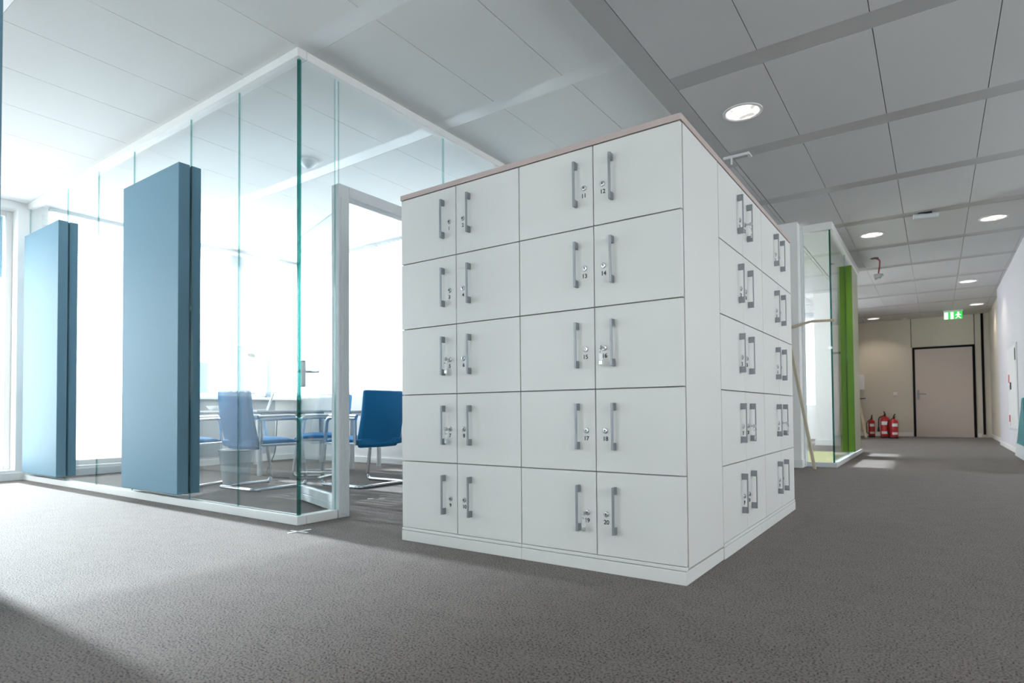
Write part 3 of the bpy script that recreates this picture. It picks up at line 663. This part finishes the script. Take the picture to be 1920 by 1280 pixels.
# ------------------------------------------------------------------ leaning wooden stands
def bar(g, p, q, w, h):
    p, q = Vector(p), Vector(q); d = (q - p).normalized(); s = d.cross(Vector((0, 0, 1))).normalized() if abs(d.z) < .9 else d.cross(Vector((0, 1, 0))).normalized(); u = s.cross(d)
    A = [[g.verts.new(c + s * a * w / 2 + u * b * h / 2) for a, b in ((-1, -1), (1, -1), (1, 1), (-1, 1))] for c in (p, q)]
    for i in range(4): g.faces.new([A[0][i], A[0][(i + 1) % 4], A[1][(i + 1) % 4], A[1][i]])
    g.faces.new(A[0]); g.faces.new(A[1])
t = thing('wooden_stand', 'pale wooden pole with a bent crossbar leaning on the white pier behind the lockers', 'stand')
g = nb(); bar(g, (-.286, 4.67, .01), (-.565, 4.895, 1.5), .03, .03); obj('leg', g, wood, t, bevel=.006)
g = nb(); bar(g, (-.56, 4.88, 1.49), (-.33, 4.89, 1.55), .03, .025); bar(g, (-.33, 4.89, 1.55), (-.115, 4.94, 1.55), .03, .025); obj('crossbar', g, wood, t, bevel=.006)
t = thing('wooden_stand', 'pale wooden pole with a short bar leaning on the far wall beside the extinguishers', 'stand')
g = nb(); bar(g, (-.50, 12.75, .01), (-.74, 14.06, .85), .05, .04); obj('leg', g, wood, t, bevel=.006)
g = nb(); bar(g, (-.85, 14.06, .86), (-.60, 14.04, .87), .02, .02); obj('crossbar', g, black, t)
# ------------------------------------------------------------------ fire extinguishers
def extinguisher(label, x, y, h, r, rz, horn):
    t = thing('fire_extinguisher', label, 'extinguisher', (x, y, 0), rz, 'red fire extinguishers by the far wall'); b = h * .76
    g = nb(); lathe(g, [(r * .92, .02), (r, .035), (r, b - r * .6), (r * .8, b - r * .2), (r * .35, b), (r * .3, b + .015)], (0, 0, 0), 24); obj('cylinder', g, red, t, smooth=.7)
    g = nb(); lathe(g, [(r * .98, 0), (r * 1.02, .004), (r * 1.02, .035), (r * .9, .036)], (0, 0, 0), 24); obj('foot_ring', g, black, t)
    g = nb(); cyl(g, (0, 0, b), (0, 0, b + .05), .018); box(g, -.012, .012, -.09, .03, b + .045, b + .06); bar(g, (0, .02, b + .06), (0, -.09, b + .11), .024, .01); obj('valve', g, black, t, bevel=.003)
    g = nb()
    if horn:
        tube(g, round_path([(0, .02, b + .03), (-r * 1.35, .01, b - .02), (-r * 1.4, 0, b * .5)], .05), .012, 8); cyl(g, (-r * 1.4, 0, b * .52), (-r * 1.45, 0, b * .3), .014, .028)
    else: tube(g, round_path([(0, .02, b + .03), (-r * 1.5, .01, b - .05), (-r * 1.5, 0, .1), (-r * .8, 0, .06)], .08), .009, 8)
    obj('hose', g, black, t, smooth=.7)
    for z, hh in ((b * .62, b * .16), (b * .2, b * .12)):
        g = nb(); n = 8; rr = r * 1.012
        for k in range(n):
            a0, a1 = -HP - .7 + 1.4 * k / n, -HP - .7 + 1.4 * (k + 1) / n
            g.faces.new([g.verts.new((rr * math.cos(a), rr * math.sin(a), zz)) for a, zz in ((a0, z), (a1, z), (a1, z + hh), (a0, z + hh))])
        obj('sticker', g, plastic_w, t)
extinguisher('small red fire extinguisher beside the leaning wooden pole', -.44, 13.4, .50, .065, .2, False)
extinguisher('tallest red fire extinguisher with a black horn, middle of the three', -.165, 13.0, .60, .085, -.1, True)
extinguisher('red fire extinguisher nearest to the exit door', .0, 12.93, .53, .078, .3, False)
# far wall fittings
g = nb(); box(g, -.86, -.61, YF - .10, YF, 1.08, 1.42); box(g, -.82, -.65, YF - .105, YF - .1, 1.12, 1.3); tag(obj('towel_dispenser', g, plastic_w, bevel=.02, seg=3), 'white dispenser on the far wall above the leaning pole', 'dispenser')
t = thing('light_switch', 'small white switch on the far wall left of the exit door', 'switch', (-.015, YF, .965)); g = nb(); box(g, -.04, .04, -.012, 0, -.04, .04); obj('frame', g, plastic_w, t, bevel=.004); g = nb(); box(g, -.026, .026, -.018, -.011, -.026, .026); obj('rocker', g, plastic_w, t, bevel=.003)
# hose cabinet in the right wall
t = thing('hose_cabinet', 'flush white hose cabinet with red labels in the right corridor wall', 'cabinet', (WX, 8.72, 0))
g = nb(); box(g, -.012, 0, -.55, .62, .31, 1.49); obj('frame', g, frame_grey, t, bevel=.004)
g = nb(); box(g, -.018, -.008, -.52, .59, .34, 1.46); obj('door', g, plastic_w, t, bevel=.003)
g = nb(); box(g, -.021, -.016, -.50, -.42, 1.26, 1.42); obj('window', g, black, t)
for z0, z1, mm in ((.98, 1.1, red), (.86, .95, frame_grey), (.42, .52, red), (.36, .41, frame_grey)):
    g = nb(); box(g, -.0205, -.017, .34, .50, z0, z1); obj('sticker', g, mm, t)
g = nb(); box(g, -.03, -.017, .12, .17, .88, .98); obj('latch', g, black, t)
# teal board at the right edge
t = thing('floor_stand_board', 'teal board standing on the floor at the right edge of the picture', 'board', (1.60, 7.6, 0))
g = nb(); v0 = [(0, .52, 0), (0, -.5, 0), (0, -.5, .74), (0, -.35, .74)]
A = [[g.verts.new((x - .004 * k - .0 * z - .02, y, z)) for x, y, z in v0] for k in (0, 3)]
for i in range(4): g.faces.new([A[0][i], A[0][(i + 1) % 4], A[1][(i + 1) % 4], A[1][i]])
g.faces.new(A[0]); g.faces.new(A[1]); obj('sheet', g, teal_m, t)
g = nb(); v0 = [(0, .515, .003), (0, -.5, .003), (0, -.5, .17), (0, .32, .17)]
A = [[g.verts.new((x - .034 - .003 * k, y, z)) for x, y, z in v0] for k in (0, 1)]
for i in range(4): g.faces.new([A[0][i], A[0][(i + 1) % 4], A[1][(i + 1) % 4], A[1][i]])
g.faces.new(A[0]); g.faces.new(A[1]); obj('lower_band', g, frame_grey, t)
# exit sign
t = thing('exit_sign', 'lit green exit sign with running figure above the far door', 'sign', (1.06, 13.2, ZR))
g = nb(); box(g, -.165, .165, -.02, .02, -.03, 0); obj('lamp_bar', g, plastic_w, t, bevel=.004)
g = nb(); box(g, -.155, .155, -.006, .006, -.185, -.03); obj('plate', g, sign_green, t)
g = nb(); yy = -.0075
def poly(P): g.faces.new([g.verts.new((x, yy, z)) for x, z in P])
poly([(-.15, -.18), (-.085, -.18), (-.085, -.04), (-.15, -.04)])
poly([(-.045, -.18), (.005, -.18), (.005, -.04), (-.045, -.04)])
for k in range(1): poly([(.085 + .016 * math.cos(a * .524), -.058 + .016 * math.sin(a * .524)) for a in range(12)])
poly([(.06, -.08), (.10, -.075), (.095, -.125), (.07, -.13)]); poly([(.07, -.125), (.09, -.125), (.115, -.15), (.135, -.172), (.12, -.178), (.095, -.155)])
poly([(.068, -.125), (.085, -.13), (.07, -.155), (.045, -.178), (.032, -.17), (.055, -.15)]); poly([(.095, -.08), (.13, -.10), (.125, -.112), (.095, -.097)]); poly([(.06, -.082), (.035, -.105), (.042, -.115), (.065, -.098)])
obj('pictogram', g, sign_white, t)
# ------------------------------------------------------------------ ceiling lamps and fittings
def downlight(label, x, y, power, part_glare=True):
    t = thing('downlight', label, 'ceiling light', (x, y, ZR), 0, 'round downlights in the corridor ceiling')
    g = nb(); lathe(g, [(.128, 0), (.128, -.006), (.112, -.008), (.106, -.003), (.106, 0)], (0, 0, 0), 36, caps=False); obj('trim_ring', g, plastic_w, t, smooth=.5)
    g = nb(); n = 14
    rings = [[g.verts.new((r * math.cos(2 * math.pi * i / 28), r * math.sin(2 * math.pi * i / 28), z + (.0018 if (i + k) % 2 else -.0018))) for i in range(28)] for k, (r, z) in enumerate(((.106, -.003), (.085, -.006), (.06, -.009), (.03, -.011)))]
    skin(g, rings, 0, caps=False); g.faces.new(rings[-1]); obj('lens', g, lens, t)
    l = bpy.data.lights.new('downlight_beam', 'SPOT'); o = bpy.data.objects.new('downlight_beam', l); C.objects.link(o)
    l.energy = power; l.spot_size = math.radians(125); l.spot_blend = .7; l.color = (1.0, .86, .70); l.shadow_soft_size = .09 * U
    o.parent = t; o.location = (0, 0, -.03)
downlight('large round downlight above the lockers, nearest to the camera', -.30, 2.10, 16)
downlight('round downlight in the corridor ceiling, left of the two level with the silver tube', .165, 5.97, 16)
downlight('round downlight in the corridor ceiling near the right wall, level with the silver tube', 1.27, 6.02, 16)
downlight('small distant downlight by the right wall, third row along the corridor', 1.19, 9.86, 18)
downlight('farthest downlight, above the extinguishers', -.37, 13.5, 17)
downlight('farthest downlight on the right, behind the exit sign', 1.42, 12.6, 14)
t = thing('cable_outlet', 'loose cable with a junction block hanging from the corridor ceiling', 'cable', (.12, 7.25, ZR))
g = nb(); cyl(g, (-.02, 0, -.004), (-.02, 0, .0), .05); obj('hole', g, black, t)
g = nb(); tube(g, round_path([(-.02, 0, 0), (.04, 0, -.03), (.035, 0, -.12), (.02, 0, -.21)], .04), .009, 8); obj('wire', g, wire_red, t, smooth=.7)
g = nb(); box(g, -.035, .055, -.035, .035, -.275, -.215); cyl(g, (.055, 0, -.24), (.075, 0, -.235), .02); cyl(g, (0, 0, -.275), (-.02, -.02, -.295), .014); obj('junction_block', g, frame_grey, t, bevel=.012)
t = thing('ceiling_tube', 'short silver tube fixed under the corridor ceiling between two downlights', 'fitting', (.68, 5.38, ZR))
g = nb(); cyl(g, (-.10, -.02, -.035), (.10, .02, -.035), .026); obj('tube', g, frame_grey, t, smooth=.6)
g = nb(); cyl(g, (.10, .02, -.035), (.112, .0224, -.035), .022); obj('end_cap', g, plastic_w, t); g = nb(); box(g, -.06, .06, -.02, .02, -.02, 0); obj('mount', g, black, t)
t = thing('ceiling_bracket', 'thin white bracket on the corridor ceiling just above the lockers', 'bracket', (-.53, 2.77, ZR))
g = nb(); box(g, -.09, .11, -.006, .006, -.022, 0); box(g, .085, .11, -.01, .10, -.014, 0); obj('plate', g, plastic_w, t, bevel=.003)
g = nb(); box(g, -.03, -.018, -.006, .006, -.075, -.02); obj('stem', g, plastic_w, t)
t = thing('motion_detector', 'tiny grey detector on the ceiling in front of the far wall', 'detector', (.19, 13.9, ZR)); g = nb(); lathe(g, [(.05, 0), (.05, -.015), (.03, -.03)], (0, 0, 0)); obj('dome', g, frame_grey, t)
